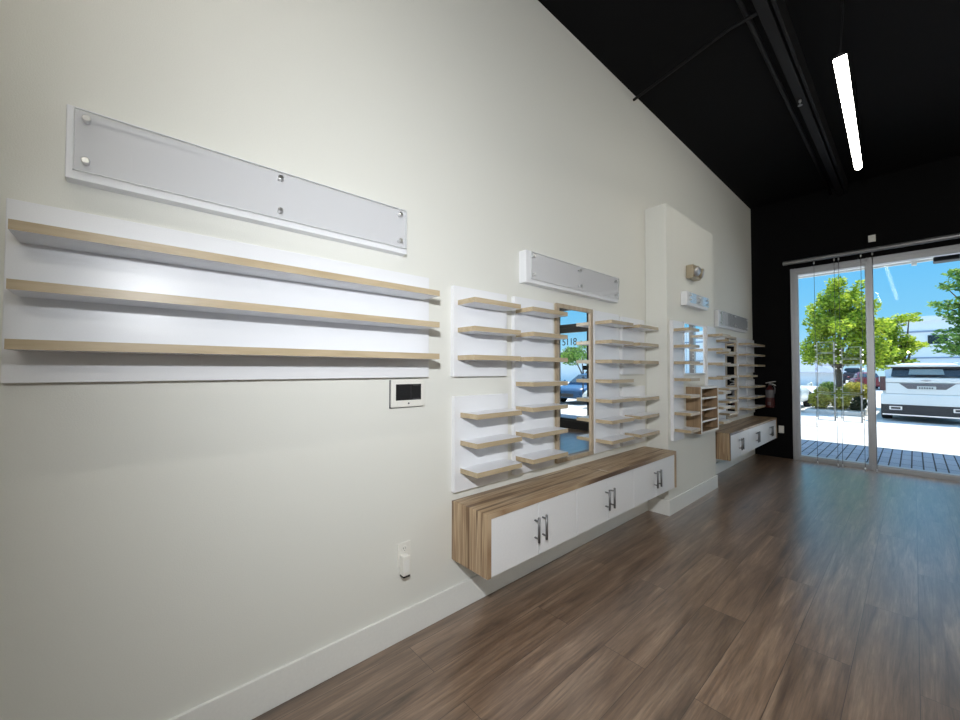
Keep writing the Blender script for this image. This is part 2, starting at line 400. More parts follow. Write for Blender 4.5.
# ------------------------------------------------------------------ wooden cubby
t = thing('wooden_cubby', 'wooden four compartment cubby hung on the column below the mirror', 'shelf', (CX0, 4.57, .745))
cx0, cx1, cy0, cy1, cz0, cz1 = CX0, .352, 4.31, 4.83, .745, 1.222
obj('back_panel', box(B(), cx0, cx0+.014, cy0, cy1, cz0, cz1), M['cubbywood'], t)
for a, b in ((cy0, cy0+.02), (cy1-.02, cy1)):
    obj('side_panel', box(B(), cx0+.014, cx1-.001, a, b, cz0, cz1, .001), M['cubbywood'], t)
obj('top', box(B(), cx0+.014, cx1-.001, cy0+.02, cy1-.02, cz1-.02, cz1, .001), M['lam'], t)
obj('bottom', box(B(), cx0+.014, cx1-.001, cy0+.02, cy1-.02, cz0, cz0+.02, .001), M['cubbywood'], t)
for k in (1, 2, 3):
    z = cz0 + (cz1-cz0)*k/4
    sb = obj('shelf', box(B(), cx0+.014, cx1-.012, cy0+.02, cy1-.02, z-.008, z+.008), M['cubbywood'], t)
    obj('pale_edge', box(B(), cx1-.012, cx1-.009, cy0+.02, cy1-.02, z-.009, z+.009), M['plastic'], sb)
bm = B(); e = .02
for s in ((cy0, cy0+e, cz0, cz1), (cy1-e, cy1, cz0, cz1), (cy0+e, cy1-e, cz1-e, cz1), (cy0+e, cy1-e, cz0, cz0+e)): box(bm, cx1-.001, cx1+.002, *s)
obj('face_edging', bm, M['plastic'], t)

# ------------------------------------------------------------------ floating cabinets
def cabinet(label, y0, y1, z0, z1, dep, ndoors, seam=None):
    t = thing('floating_cabinet', label, 'cabinet', (0, (y0+y1)/2, z0), 'wall hung cabinets')
    th = .028
    obj('top', box(B(), .002, dep, y0, y1, z1-th, z1, .0015), M['zebra'], t)
    for a, b in ((y0, y0+th), (y1-th, y1)):
        obj('side_panel', box(B(), .002, dep, a, b, z0, z1-th, .0015), M['zebra'], t)
    obj('carcass', box(B(), .002, dep-.07, y0+th, y1-th, z0+.004, z1-th), M['lam'], t)
    w = (y1-y0-2*th)/ndoors
    for k in range(ndoors):
        a, b = y0+th+w*k, y0+th+w*(k+1); g = .0022
        d = obj('door', box(B(), dep-.026, dep-.006, a+g, b-g, z0, z1-th-.004, .0012), M['door'], t)
        hy = b-.035 if k % 2 == 0 else a+.035
        zc = (z0+z1-th)/2+.006; hl = .072
        bm = B(); xx = dep-.006
        tube(bm, [(xx+.032, hy, zc-hl), (xx+.032, hy, zc+hl)], .0075, 10)
        for s in (-1, 1): tube(bm, [(xx, hy, zc+s*.05), (xx+.032, hy, zc+s*.05)], .005, 10)
        obj('handle', bm, M['steel'], d)
    if seam:
        bm = B(); box(bm, 0.004, dep-.002, seam-.001, seam+.001, z1-.001, z1+.0006); obj('joint_line', bm, M['cartrim'], t)
        bm = B(); box(bm, .19, .265, seam+.03, seam+.036, z1-.001, z1+.0007); obj('pale_mark', bm, M['plastic'], t)  # short pale stroke beside the joint line
cabinet('long white six door cabinet with striped oak top hung below the oak framed mirror', 1.392, 3.80, .306, .641, .306, 6, 2.62)
cabinet('white cabinet with striped oak top hung past the column by the front window', 5.30, 7.66, .318, .642, .33, 6)

# ------------------------------------------------------------------ small wall things
t = thing('alarm_keypad', 'white alarm keypad with dark screen below the right end of the long shelves', 'keypad', (0, 1.088, 1.2))
bm = B(); box(bm, .006, .022, .988, 1.19, 1.202, 1.348, .010); obj('body', bm, M['plastic'], t)
bm = B(); box(bm, 0, .008, .985, 1.187, 1.198, 1.345, .003); obj('back_case', bm, M['plasticgrey'], t)
bm = B(); box(bm, .0195, .0235, 1.012, 1.164, 1.238, 1.322, .001); sc_ = obj('screen', bm, M['screen'], t)
bm = B(); box(bm, .0234, .0238, 1.100, 1.101, 1.24, 1.32); box(bm, .0234, .0238, 1.112, 1.155, 1.243, 1.246); box(bm, .0234, .0238, 1.112, 1.155, 1.315, 1.317); obj('screen_lines', bm, M['plasticgrey'], sc_)
bm = B(); lathe(bm, (.0215, 1.088, 1.221), (1, 0, 0), [(0, .005), (.002, .005), (.0025, .004)], 14); obj('button', bm, M['plasticgrey'], t)

t = thing('power_outlet', 'white duplex wall outlet plate between the baseboard and the long shelves', 'outlet', (0, 1.076, .376))
obj('cover_plate', box(B(), 0, .006, 1.038, 1.115, .375, .495, .003), M['plastic'], t)
for zc in (.462, .408):
    bm = B(); lathe(bm, (.005, 1.0765, zc), (1, 0, 0), [(0, .0165), (.0035, .0165), (.004, .015)], 20); so = obj('socket', bm, M['plastic'], t)
    bm = B(); box(bm, .0088, .0094, 1.0695, 1.0712, zc-.001, zc+.009); box(bm, .0088, .0094, 1.0815, 1.0832, zc-.001, zc+.009); box(bm, .0088, .0094, 1.0752, 1.0778, zc-.010, zc-.006)
    obj('slots', bm, M['screen'], so)
bm = B(); lathe(bm, (.005, 1.0765, .435), (1, 0, 0), [(0, .003), (.002, .003), (.0024, .002)], 10); obj('screw', bm, M['steel'], t)
t = thing('plug_in_adapter', 'white plug-in adapter pushed into the wall outlet', 'adapter', (.01, 1.067, .333))
bm = B(); box(bm, .0095, .05, 1.046, 1.088, .342, .442, .005); obj('body', bm, M['plastic'], t)
bm = B(); box(bm, .011, .048, 1.048, 1.086, .333, .343, .002); obj('black_base', bm, M['screen'], t)
bm = B(); box(bm, .0495, .0512, 1.053, 1.081, .362, .42, .0005); obj('face_recess', bm, M['trim'], t)

t = thing('emergency_light', 'beige emergency light with two round lamp heads high on the column', 'emergency light', (CX0, 4.46, 2.36))
bm = B(); box(bm, CX0, CX0+.075, 4.34, 4.56, 2.362, 2.505, .012); obj('housing', bm, M['nickel'], t)
for yy in (4.42, 4.545):
    bm = B(); ax = Vector((.9, -.25 if yy < 4.5 else .3, -.2)).normalized()
    c = Vector((CX0+.048, yy-.02, 2.44))
    lathe(bm, c, ax, [(0, .025), (.025, .05), (.05, .055), (.052, .051)], 24); h = obj('lamp_head', bm, M['nickel'], t)
    bm = B(); lathe(bm, c+ax*.050, ax, [(0, .049), (.008, .048), (.014, .03), (.016, .002)], 24); obj('lens', bm, M['rim'], h)
bm = B(); lathe(bm, (CX0+.074, 4.36, 2.39), (1, 0, 0), [(0, .006), (.004, .006), (.005, .004)], 10); obj('test_button', bm, M['red'], t)

# fire extinguisher on the black front wall
ex, ey = .245, YW-.085
t = thing('fire_extinguisher', 'red fire extinguisher hanging on the black front wall beside the window', 'fire extinguisher', (ex, ey, .79))
bm = B(); lathe(bm, (ex, ey, .79), (0, 0, 1), [(0, .045), (.01, .056), (.02, .058), (.27, .058), (.30, .05), (.325, .032), (.335, .022), (.36, .022)], 26); obj('cylinder', bm, M['red'], t)
bm = B(); lathe(bm, (ex, ey, .955), (0, 0, 1), [(0, .0588), (.001, .0592), (.118, .0592), (.12, .0588)], 26); lb = obj('instruction_label', bm, M['lab'], t)
bm = B()
for zz in (.88, .862, .845):
    box(bm, ex-.022, ex+.022, ey-.0600, ey-.0555, zz-.004, zz+.004)
obj('printed_mark', bm, M['lab'], t)
bm = B(); lathe(bm, (ex, ey, 1.15), (0, 0, 1), [(0, .018), (.03, .018), (.05, .014)], 16); obj('valve', bm, M['steel'], t)
bm = B(); tube(bm, [(ex-.055, ey, 1.185), (ex, ey-.01, 1.20), (ex+.085, ey-.035, 1.215)], [.009, .010, .007], 8); obj('lever', bm, M['chrome'], t)
bm = B(); tube(bm, [(ex, ey-.01, 1.18), (ex+.06, ey-.03, 1.165), (ex+.085, ey-.035, 1.15)], [.008, .008, .006], 8); obj('carry_handle', bm, M['chrome'], t)
bm = B(); tube(bm, [(ex+.015, ey-.02, 1.165), (ex+.06, ey-.04, 1.15), (ex+.072, ey-.03, 1.10), (ex+.066, ey-.02, 1.02)], .009, 8); obj('hose', bm, M['lab'], t)
bm = B(); box(bm, ex-.02, ex+.02, ey+.05, YW, .85, 1.12, .003); obj('wall_bracket', bm, M['cartrim'], t)

t = thing('wall_plate', 'small pale outlet plate low on the black wall beyond the far cabinet', 'outlet', (.375, YW, .39))
obj('cover_plate', box(B(), .335, .405, YW-.007, YW, .392, .508, .003), M['plastic'], t)
bm = B(); box(bm, .353, .387, YW-.010, YW-.006, .415, .485, .002); obj('socket', bm, M['trim'], t)
t = thing('motion_sensor', 'small white square sensor on the black wall above the window', 'sensor', (1.436, YW, 3.2))
obj('body', box(B(), 1.398, 1.474, YW-.03, YW, 3.205, 3.300, .006), M['plastic'], t)
bm = B(); box(bm, 1.418, 1.454, YW-.033, YW-.029, 3.225, 3.262, .003); obj('lens', bm, M['lens'], t)

# ------------------------------------------------------------------ cable display in the window
t = thing('window_rail', 'grey metal rail running along the black wall above the window', 'rail', (2.9, YW-.1, 3.07))
bm = B(); lathe(bm, (.445, YW-.105, 3.075), (1, 0, 0), [(0, .026), (.004, .032), (4.9, .032), (4.904, .026)], 20); obj('tube', bm, M['alu'], t)
for xx in (.47, 1.9, 3.3, 4.7, 5.3):
    bm = B(); box(bm, xx-.015, xx+.015, YW-.11, YW, 3.06, 3.09, .003); obj('bracket', bm, M['alu'], t)
def cable(parent, x, name='cable'):
    bm = B(); tube(bm, [(x, YW-.12, 3.05), (x, YW-.12, .012)], .0026, 8); o = obj(name, bm, M['steel'], parent)
    bm = B(); lathe(bm, (x, YW-.12, 3.035), (0, 0, -1), [(0, .009), (.035, .009), (.04, .004)], 12); lathe(bm, (x, YW-.12, 0), (0, 0, 1), [(0, .012), (.006, .012), (.007, .008), (.04, .008), (.045, .003)], 12)
    obj('end_fitting', bm, M['chrome'], o)
def pockets(label, x0, x1, zs):
    t = thing('cable_display', label, 'display', ((x0+x1)/2, YW-.12, 0), 'cable displays in the window')
    cable(t, x0); cable(t, x1)
    for za, zb in zs:
        bm = B(); box(bm, x0+.012, x1-.012, YW-.126, YW-.118, za, zb); a = obj('acrylic_pocket', bm, M['acryl'], t)
        bm = B(); e = .008
        for s in ((x0+.012, x1-.012, za, za+e*.8), (x0+.012, x1-.012, zb-e*.8, zb), (x0+.012, x0+.012+e, za, zb), (x1-.012-e*2.2, x1-.012, za, zb)): box(bm, s[0], s[1], YW-.127, YW-.117, s[2], s[3])
        obj('pocket_edge', bm, M['acryledge'], a)
        bm = B()
        for xx in (x0, x1):
            for zz in (za+.05, zb-.05): lathe(bm, (xx, YW-.133, zz), (0, 1, 0), [(0, .010), (.024, .010)], 12)
        obj('clamp', bm, M['chrome'], a)
pockets('left column of clear acrylic pockets hung on cables inside the window', .82, 1.045, [(1.655, 1.815), (1.478, 1.645), (1.07, 1.468), (.66, 1.05)])
pockets('right column of clear acrylic pockets hung on cables beside the window mullion', 1.094, 1.325, [(1.565, 1.73), (1.476, 1.555), (1.07, 1.466), (.66, 1.05)])
t = thing('display_cable', 'single empty steel cable hanging just right of the window mullion', 'cable', (1.44, YW-.12, 0))
cable(t, 1.44)

# ------------------------------------------------------------------ ceiling lamps and ducts
def tube_mat(e): return plain('lit_diffuser', (.95, .95, .92), .4, emit=(1, .96, .86), estr=e)
def lamp(label, p, q, cords, power=20):
    tm = tube_mat(power)
    p, q = Vector(p), Vector(q); d = (q-p).normalized()
    t = thing('pendant_tube_light', label, 'light', (p+q)/2, 'pendant tube lights')
    side = d.cross(Vector((0, 0, 1))).normalized(); up = side.cross(d).normalized()
    Rr = .027
    def arc(c, a0, a1, n, r): return [c + side*math.cos(a0+(a1-a0)*k/n)*r + up*math.sin(a0+(a1-a0)*k/n)*r for k in range(n+1)]
    m = (p+q)/2
    for a, b in ((p, m-d*.004), (m+d*.004, q)):
        bm = B(); rings(bm, [arc(a, R(-205), R(25), 16, Rr), arc(b, R(-205), R(25), 16, Rr)])
        obj('diffuser', bm, tm, t)
        bm = B(); rings(bm, [arc(a, R(24), R(156), 8, Rr*1.04), arc(b, R(24), R(156), 8, Rr*1.04)]); obj('housing', bm, M['duct'], t)
    bm = B(); rings(bm, [arc(m-d*.006, 0, R(354), 23, Rr*1.03), arc(m+d*.006, 0, R(354), 23, Rr*1.03)]); obj('joint_band', bm, M['duct'], t)
    for c, top in cords:
        bm = B(); c = Vector(c); tube(bm, [c+Vector((0, 0, .02)), c*.6+Vector(top)*.4+Vector((.012, 0, 0)), Vector(top)], .004, 6); obj('cord', bm, M['duct'], t)
lamp('lit white tube light hanging from the black ceiling toward the window', (1.57, 2.72, 3.02), (1.48, 5.11, 3.33), [((1.569, 2.75, 3.05), (1.52, 3.45, ZC)), ((1.483, 5.04, 3.35), (1.48, 5.04, ZC))])
lamp('lit white tube light hanging above the photographer outside the picture', (1.15, -1.9, 3.54), (1.15, .5, 3.54), [((1.15, -1.85, 3.57), (1.15, -1.85, ZC)), ((1.15, .45, 3.57), (1.15, .45, ZC))], 27)
lamp('added unseen tube light brightening the far shelves from the right half of the room', (4.6, 4.3, 3.3), (4.6, 6.7, 3.3), [((4.6, 4.35, 3.33), (4.6, 4.35, ZC)), ((4.6, 6.65, 3.33), (4.6, 6.65, ZC))], 62)  # unseen lamp, added to brighten the far shelves and front wall
lamp('added unseen tube light giving general fill from the back half of the room', (4.4, -2.4, 3.3), (4.4, 0, 3.3), [((4.4, -2.35, 3.33), (4.4, -2.35, ZC)), ((4.4, -.05, 3.33), (4.4, -.05, ZC))], 45)  # unseen lamp, added as general fill for the dim near wall

bm = B(); box(bm, 1.10, 1.17, -2, 7.6, 3.93, 3.99, .004); box(bm, 1.19, 1.21, -2, 7.6, 3.93, 4.115)
t = tag(obj('ceiling_track', bm, M['duct']), 'black metal track running along the ceiling toward the window', 'track')
bm = B(); tube(bm, [(1.02, -2, 4.02), (1.02, 7.7, 4.02)], .02, 10); tag(obj('ceiling_conduit', bm, M['duct']), 'thin black conduit left of the ceiling track', 'pipe')
bm = B(); tube(bm, [(.02, 3.6, 4.03), (.9, 3.35, 4.0), (1.12, 3.3, 3.96)], .013, 8); tag(obj('branch_conduit', bm, M['duct']), 'thin black conduit crossing from the wall to the ceiling track', 'pipe')
t = thing('ceiling_sprinkler', 'small sprinkler head below the black ceiling track', 'sprinkler', (1.105, 4.62, 4.115))
bm = B(); lathe(bm, (1.13, 4.62, 3.94), (0, 0, -1), [(0, .012), (.03, .012), (.032, .006), (.06, .006), (.061, .018), (.064, .018)], 12); obj('head', bm, M['steel'], t)

# ------------------------------------------------------------------ outside
GZ = -.2
struct('pavement', box(B(), -14, 26, YW+.2, 11.0, GZ-.1, -.13), M['pavers'])
struct('parking_ground', box(B(), -60, 60, 11.0, 110, GZ-.2, GZ), M['asphalt'])
bm = B(); box(bm, -14, 26, 11.0, 11.15, GZ-.05, -.128, .01); struct('trim_1', bm, M['kerb'])
# canopy over the storefront
bm = B(); box(bm, -14, 26, YW+.2, 12.7, 3.78, 3.95); box(bm, -14, 26, 12.7, 12.76, 3.745, 4.6)
struct('trim_2', bm, M['soffit'])
bm = B(); box(bm, -14, -.15, YW, YW+.2, -.2, 4.6); box(bm, XR+.15, 26, YW, YW+.2, -.2, 4.6); box(bm, -14, 26, YW, YW+.2, ZC+.12, 4.6)
struct('facade', bm, M['stucco'])
t = thing('canopy_lamp', 'dark flood light under the white canopy, top right of the window', 'light', (2.2, 9.0, 3.78))
bm = B(); box(bm, 2.02, 2.46, 8.9, 9.12, 3.02, 3.10, .02); obj('head', bm, M['cartrim'], t)
bm = B(); box(bm, 2.2, 2.26, 8.97, 9.03, 3.09, 3.78); obj('bracket', bm, M['cartrim'], t)
t = tag(obj('junction_box', box(B(), 1.80, 1.88, 12.60, 12.697, 3.68, 3.781, .006), M['plastic']), 'small white box on the canopy edge seen through the window', 'box')
o = bpy.data.objects['junction_box']; 

def superring(y, w, zb, zt, n=20, p=4., x=0., taper=1.):
    out = []
    for k in range(n):
        a = 2*math.pi*(k+.5)/n; ca, sa = math.cos(a), math.sin(a)
        px = math.copysign(abs(ca)**(2/p), ca); pz = math.copysign(abs(sa)**(2/p), sa)
        ww = w*(1 + (taper-1)*(pz*.5+.5))
        out.append(Vector((x+px*ww, y, (zb+zt)/2 + pz*(zt-zb)/2)))
    return out

def car(name, label, loc, rot, paint, kind, cat='car', glassmat=None):
    """local frame: nose toward +y, tail at y=0, x centred, z from ground"""
    t = thing(name, label, cat, loc); made = []
    gm = glassmat or M['carglass']
    def part(n, bm, m, par=None):
        o = obj(n, bm, m); o.parent = par or t; return o
    P = dict(
        suv=dict(L=5.2, W=.97, belt=1.17, H=1.84, low=[(0, .90, .42, 1.10), (.06, .95, .34, 1.16), (.9, .97, .30, 1.18), (3.6, .97, .30, 1.17), (3.75, .96, .30, 1.14), (5.0, .92, .32, 1.06), (5.2, .84, .40, .95)],
                 top=[(.10, .86, 1.12, 1.30), (.22, .84, 1.1, 1.74), (.5, .82, 1.1, 1.82), (2.2, .82, 1.1, 1.84), (2.9, .80, 1.1, 1.77), (3.75, .78, 1.1, 1.15)], wh=.40, wy=(.95, 4.1)),
        sedan=dict(L=4.7, W=.90, belt=.92, H=1.42, low=[(0, .80, .38, .92), (.1, .86, .28, .96), (.9, .90, .22, .96), (3.2, .90, .22, .92), (4.3, .86, .24, .78), (4.7, .74, .32, .62)],
                 top=[(.55, .68, .86, .98), (1.3, .66, .86, 1.36), (2.0, .66, .86, 1.43), (2.6, .66, .86, 1.38), (3.5, .68, .86, .93)], wh=.33, wy=(.85, 3.75)),
        pickup=dict(L=5.6, W=.98, belt=1.2, H=1.85, low=[(0, .92, .50, 1.15), (.06, .96, .45, 1.2), (2.2, .98, .4, 1.2), (4.2, .98, .4, 1.2), (5.4, .94, .42, 1.12), (5.6, .88, .5, 1.0)],
                 top=[(2.0, .80, 1.15, 1.3), (2.1, .80, 1.15, 1.8), (2.6, .80, 1.15, 1.86), (3.4, .80, 1.15, 1.82), (4.2, .80, 1.15, 1.22)], wh=.42, wy=(1.1, 4.5)))[kind]
    bm = B(); rings(bm, [superring(y, w, zb, zt, 24, 5.5, taper=.96) for y, w, zb, zt in P['low']]); body = part('body', bm, paint)
    bm = B(); rings(bm, [superring(y, w, zb, zt, 24, 5.5, taper=.86) for y, w, zb, zt in P['top']]); part('cabin', bm, paint, body)
    tp = P['top']
    # glazing: side windows, windscreen, rear window as thin shells just proud of the cabin
    def quad(pts, off):
        v = [Vector(p) for p in pts]; n = (v[1]-v[0]).cross(v[2]-v[0]).normalized()
        bm = B(); rings(bm, [[p - n*.012 for p in v], [p + n*off for p in v]], smooth=False); return bm
    ya, yb = tp[1][0]+.18, tp[-2][0]
    zt0, zt1, zb = tp[1][3]-.13, tp[-2][3]-.10, P['belt']+.03
    for s in (-1, 1):
        wt, wb = tp[2][1]*.885, tp[2][1]*.985
        q = [(s*wb, ya-.05, zb), (s*wb, tp[-1][0]-.35, zb), (s*wt, yb, zt1), (s*wt, ya+.06, zt0)]
        if s < 0: q = q[::-1]
        part('side_window', quad(q, .02), gm)
    a, b = tp[-2], tp[-1]
    def lerp(p, q, k): return tuple(p[i]+(q[i]-p[i])*k for i in range(4))
    u_, l_ = lerp(a, b, .1), lerp(a, b, .93)
    part('windscreen', quad([(l_[1]*.86, l_[0]+.01, l_[3]+.0), (-l_[1]*.86, l_[0]+.01, l_[3]+.0), (-u_[1]*.78, u_[0]+.02, u_[3]-.0), (u_[1]*.78, u_[0]+.02, u_[3]-.0)][::-1], .016), gm)
    a, b = tp[0], tp[1]
    if kind != 'suv':
        u_, l_ = lerp(b, a, .12), lerp(b, a, .9)
        part('rear_window', quad([(l_[1]*.84, l_[0]-.01, l_[3]), (-l_[1]*.84, l_[0]-.01, l_[3]), (-u_[1]*.78, u_[0]-.01, u_[3]), (u_[1]*.78, u_[0]-.01, u_[3])], .016), gm)
    for yy in P['wy']:
        for s in (-1, 1):
            r_ = P['wh']; x0 = s*(P['W']-.23)
            bm = B(); lathe(bm, (x0, yy, r_), (s, 0, 0), [(0, r_*.6), (.0, r_*.96), (.03, r_), (.21, r_), (.245, r_*.94), (.25, r_*.66), (.22, r_*.64)], 28); w_ = part('wheel', bm, M['tyre'])
            bm = B(); lathe(bm, (x0+s*.215, yy, r_), (s, 0, 0), [(0, r_*.66), (.02, r_*.62), (.012, r_*.2), (.02, r_*.15), (.022, .01)], 28); part('rim', bm, M['rim'], w_)
    if kind == 'suv':
        part('rear_window', quad([(.73, .055, 1.40), (-.73, .055, 1.40), (-.69, .165, 1.665), (.69, .165, 1.665)], .02), gm)
        bm = B(); rings(bm, [[Vector(p) for p in ((-.36, .042, 1.46), (.36, .042, 1.46), (.33, .10, 1.63), (-.33, .10, 1.63))], [Vector(p) for p in ((-.36, .034, 1.46), (.36, .034, 1.46), (.33, .092, 1.63), (-.33, .092, 1.63))]], smooth=False); part('see_through_glass', bm, M['carglasspale'])
        bm = B(); box(bm, -.80, .80, .02, .36, 1.70, 1.76, .02); part('spoiler', bm, paint)
        bm = B(); box(bm, -.73, .73, .05, .30, 1.655, 1.705, .01); part('spoiler_lip', bm, M['cartrim'])
        bm = B(); box(bm, -.88, .88, -.035, .12, 1.21, 1.36, .03); part('tailgate_ledge', bm, paint)
        bm = B(); box(bm, -.86, .86, -.03, .08, .86, 1.20, .03); tg = part('tailgate', bm, paint)
        bm = B(); rings(bm, [[Vector((x, y, z)) for x, z in ((-.56, 1.19), (.56, 1.19), (.38, 1.02), (-.38, 1.02))] for y in (-.036, -.02)], smooth=False); part('plate_recess', bm, M['lab'], tg)
        bm = B(); box(bm, -.19, .19, -.045, -.03, 1.00, 1.11, .004); pl = part('licence_plate', bm, M['plate'])
        bm = B()
        for k in range(6): box(bm, -.15+k*.05, -.12+k*.05, -.047, -.043, 1.035, 1.08)
        part('plate_characters', bm, M['cartrim'], pl)
        bm = B(); box(bm, -.10, .10, -.05, -.03, 1.268, 1.292, .004); box(bm, -.035, .035, -.051, -.03, 1.252, 1.308, .004); part('emblem', bm, M['rim'])
        for s in (-1, 1):
            bm = B(); box(bm, min(s*.845, s*.975), max(s*.845, s*.975), -.05, .30, .95, 1.40, .02); part('tail_lamp', bm, M['tail'])
            bm = B(); tube(bm, [(s*.97, 3.55, 1.24), (s*1.13, 3.52, 1.25)], [.03, .11], 10); part('door_mirror', bm, paint)
            bm = B(); box(bm, min(s*.50, s*.78), max(s*.50, s*.78), -.075, -.03, .36, .48, .02); ex_ = part('exhaust_trim', bm, M['chrome'])
            bm = B(); box(bm, min(s*.54, s*.74), max(s*.54, s*.74), -.079, -.07, .39, .45, .01); part('exhaust_opening', bm, M['cartrim'], ex_)
            bm = B(); tube(bm, [(s*.66, .5, 1.845), (s*.66, 3.0, 1.85)], .018, 8); part('roof_rail', bm, M['chrome'])
        bm = B(); box(bm, -.96, .96, -.06, .25, .52, .86, .05); bp_ = part('rear_bumper', bm, paint)
        bm = B(); box(bm, -.93, .93, -.055, .25, .23, .53, .03); part('lower_bumper', bm, M['cartrim'], bp_)
        bm = B(); box(bm, -.93, .93, -.065, .02, .195, .235, .006); part('skid_strip', bm, M['chrome'], bp_)
        bm = B(); tube(bm, [(-.2, .03, 1.43), (.25, .035, 1.44)], .012, 6); part('rear_wiper', bm, M['cartrim'])
        bm = B(); box(bm, -.8, .8, .3, 4.9, .28, .42); part('underbody', bm, M['cartrim'])
    else:
        for s in (-1, 1):
            L_ = P['L']; lf = P['low'][-1]; lr = P['low'][0]
            bm = B(); box(bm, min(s*.42, s*lf[1]*.95), max(s*.42, s*lf[1]*.95), L_-.25, L_-.03, lf[3]-.17, lf[3]-.03, .03); part('headlamp', bm, M['lens'])
            bm = B(); box(bm, min(s*.5, s*lr[1]*.97), max(s*.5, s*lr[1]*.97), -.02, .15, lr[3]-.22, lr[3]-.06, .02); part('tail_lamp', bm, M['tail'])
            bm = B(); tube(bm, [(s*P['W']*.95, tp[-1][0]-.3, P['belt']+.05), (s*(P['W']+.14), tp[-1][0]-.33, P['belt']+.08)], [.03, .09], 10); part('door_mirror', bm, paint)
        bm = B(); box(bm, -.45, .45, P['L']-.05, P['L']+.01, P['low'][-1][2]+.02, P['low'][-1][2]+.18, .02); part('grille', bm, M['cartrim'])
    t.rotation_euler = (0, 0, rot); return t
car('parked_car', 'white SUV parked outside with its tail toward the window', (2.04, 17.8, GZ), 0, M['carwhite'], 'suv')
car('parked_car', 'white car at the left edge of the window, mostly hidden by the wall', (-2.12, 18.3, GZ), 0, M['carwhite'], 'sedan')
car('parked_car', 'dark pickup truck far behind the tree', (-2.85, 60, GZ), R(2), M['cardark'], 'pickup')
car('parked_car', 'dark red car far away beside the window mullion', (-.55, 44.0, GZ), R(10), M['carred'], 'sedan')
car('parked_car', 'dark blue car visible in the oak framed mirror', (9.15, 19.6, GZ), R(178), M['carblue'], 'sedan')
car('parked_car', 'white car in front of the blue one, visible in the oak framed mirror', (6.75, 18.7, GZ), R(180), M['carwhite'], 'sedan')

# planting island
bm = B(); box(bm, -.93, .62, 18.6, 24.5, GZ-.05, GZ+.15, .03); struct('trim_3', bm, M['kerb'])
bm = B(); box(bm, -.80, .50, 18.75, 24.35, GZ, GZ+.165); struct('planting_bed', bm, M['mulch'])
bm = B(); box(bm, -.42, .12, 14.3, 15.5, GZ-.02, GZ+.008); tag(obj('drain_patch', bm, M['mulch']), 'small mulch coloured patch in the pale concrete outside', 'ground patch')

def leaves(bm, blobs, n, size, seed, nsub=14):
    rnd = random.Random(seed)
    tot = sum(b[3]*b[4] for b in blobs)
    sub = []
    for cx, cy, cz, rx, rz in blobs:
        for _ in range(nsub):
            v = Vector((rnd.gauss(0, 1), rnd.gauss(0, 1), rnd.gauss(0, 1))).normalized()*rnd.uniform(.45, 1.0)
            k = rnd.uniform(.34, .56); sub.append((cx+v.x*rx, cy+v.y*rx, cz+v.z*rz, rx*k, rz*k*.8))
    if nsub: blobs = sub
    tot = sum(b[3]*b[4] for b in blobs)
    for cx, cy, cz, rx, rz in blobs:
        for _ in range(int(n*rx*rz/tot)):
            while True:
                p = Vector((rnd.uniform(-1, 1), rnd.uniform(-1, 1), rnd.uniform(-1, 1)))
                if .25 < p.length <= 1: break
            p = p*(.55+.45*rnd.random()) if rnd.random() < .4 else p.normalized()*rnd.uniform(.72, 1.05)
            c = Vector((cx+p.x*rx, cy+p.y*rx, cz+p.z*rz))
            s = size*rnd.uniform(.6, 1.3)
            a = Vector((rnd.uniform(-1, 1), rnd.uniform(-1, 1), rnd.uniform(-.7, .7))).normalized()
            b = a.cross(Vector((rnd.uniform(-1, 1), rnd.uniform(-1, 1), rnd.uniform(-1, 1)))).normalized()
            vs = [bm.verts.new(c+a*s), bm.verts.new(c+b*s*.45), bm.verts.new(c-a*s), bm.verts.new(c-b*s*.45)]
            bm.faces.new(vs)
def tree(label, base, trunk_h, blobs, n, size, mat, seed, tr=.11):
    t = thing('tree', label, 'tree', base, 'trees outside the window')
    x, y, z = base; rnd = random.Random(seed)
    bm = B(); tube(bm, [(x, y, z), (x+.04, y, z+trunk_h*.5), (x-.03, y+.02, z+trunk_h)], [tr*1.25, tr, tr*.8], 12)
    for b in blobs: tube(bm, [(x-.02, y, z+trunk_h*.82), ((x+b[0])/2+rnd.uniform(-.1, .1), (y+b[1])/2, (z+trunk_h+b[2])/2+.1), (b[0], b[1], b[2]+b[4]*.4)], [tr*.55, tr*.35, tr*.1], 7)
    obj('trunk', bm, M['bark'], t)
    bm = B(); leaves(bm, blobs, n, size, seed); obj('crown', bm, mat, t)
tree('big bright green tree in the planting island outside the window', (-.16, 20.4, GZ), 1.9,
     [(.05, 20.4, 4.35, .62, .68), (-.40, 20.2, 3.75, .55, .75), (.42, 20.1, 3.75, .55, .8), (-.70, 20.3, 3.0, .50, .62), (0, 19.9, 3.0, .75, .75), (.75, 20.4, 2.9, .55, .7), (-.85, 20.4, 2.2, .50, .55), (-.1, 20.1, 2.25, .9, .55), (.75, 20.5, 2.1, .55, .6), (-.35, 20.6, 4.6, .25, .25)], 17000, .07, M['leafA'], 3)
tree('mid green tree between the mullion and the white SUV', (1.45, 23.8, GZ), 1.5,
     [(1.0, 23.8, 3.0, .55, .75), (.75, 23.8, 2.1, .6, .7), (1.45, 23.9, 2.35, .5, .5), (1.75, 24, 2.5, .4, .25), (1.7, 24, 3.55, .45, .16), (1.25, 23.9, 1.75, .5, .35)], 6000, .075, M['leafA'], 5)
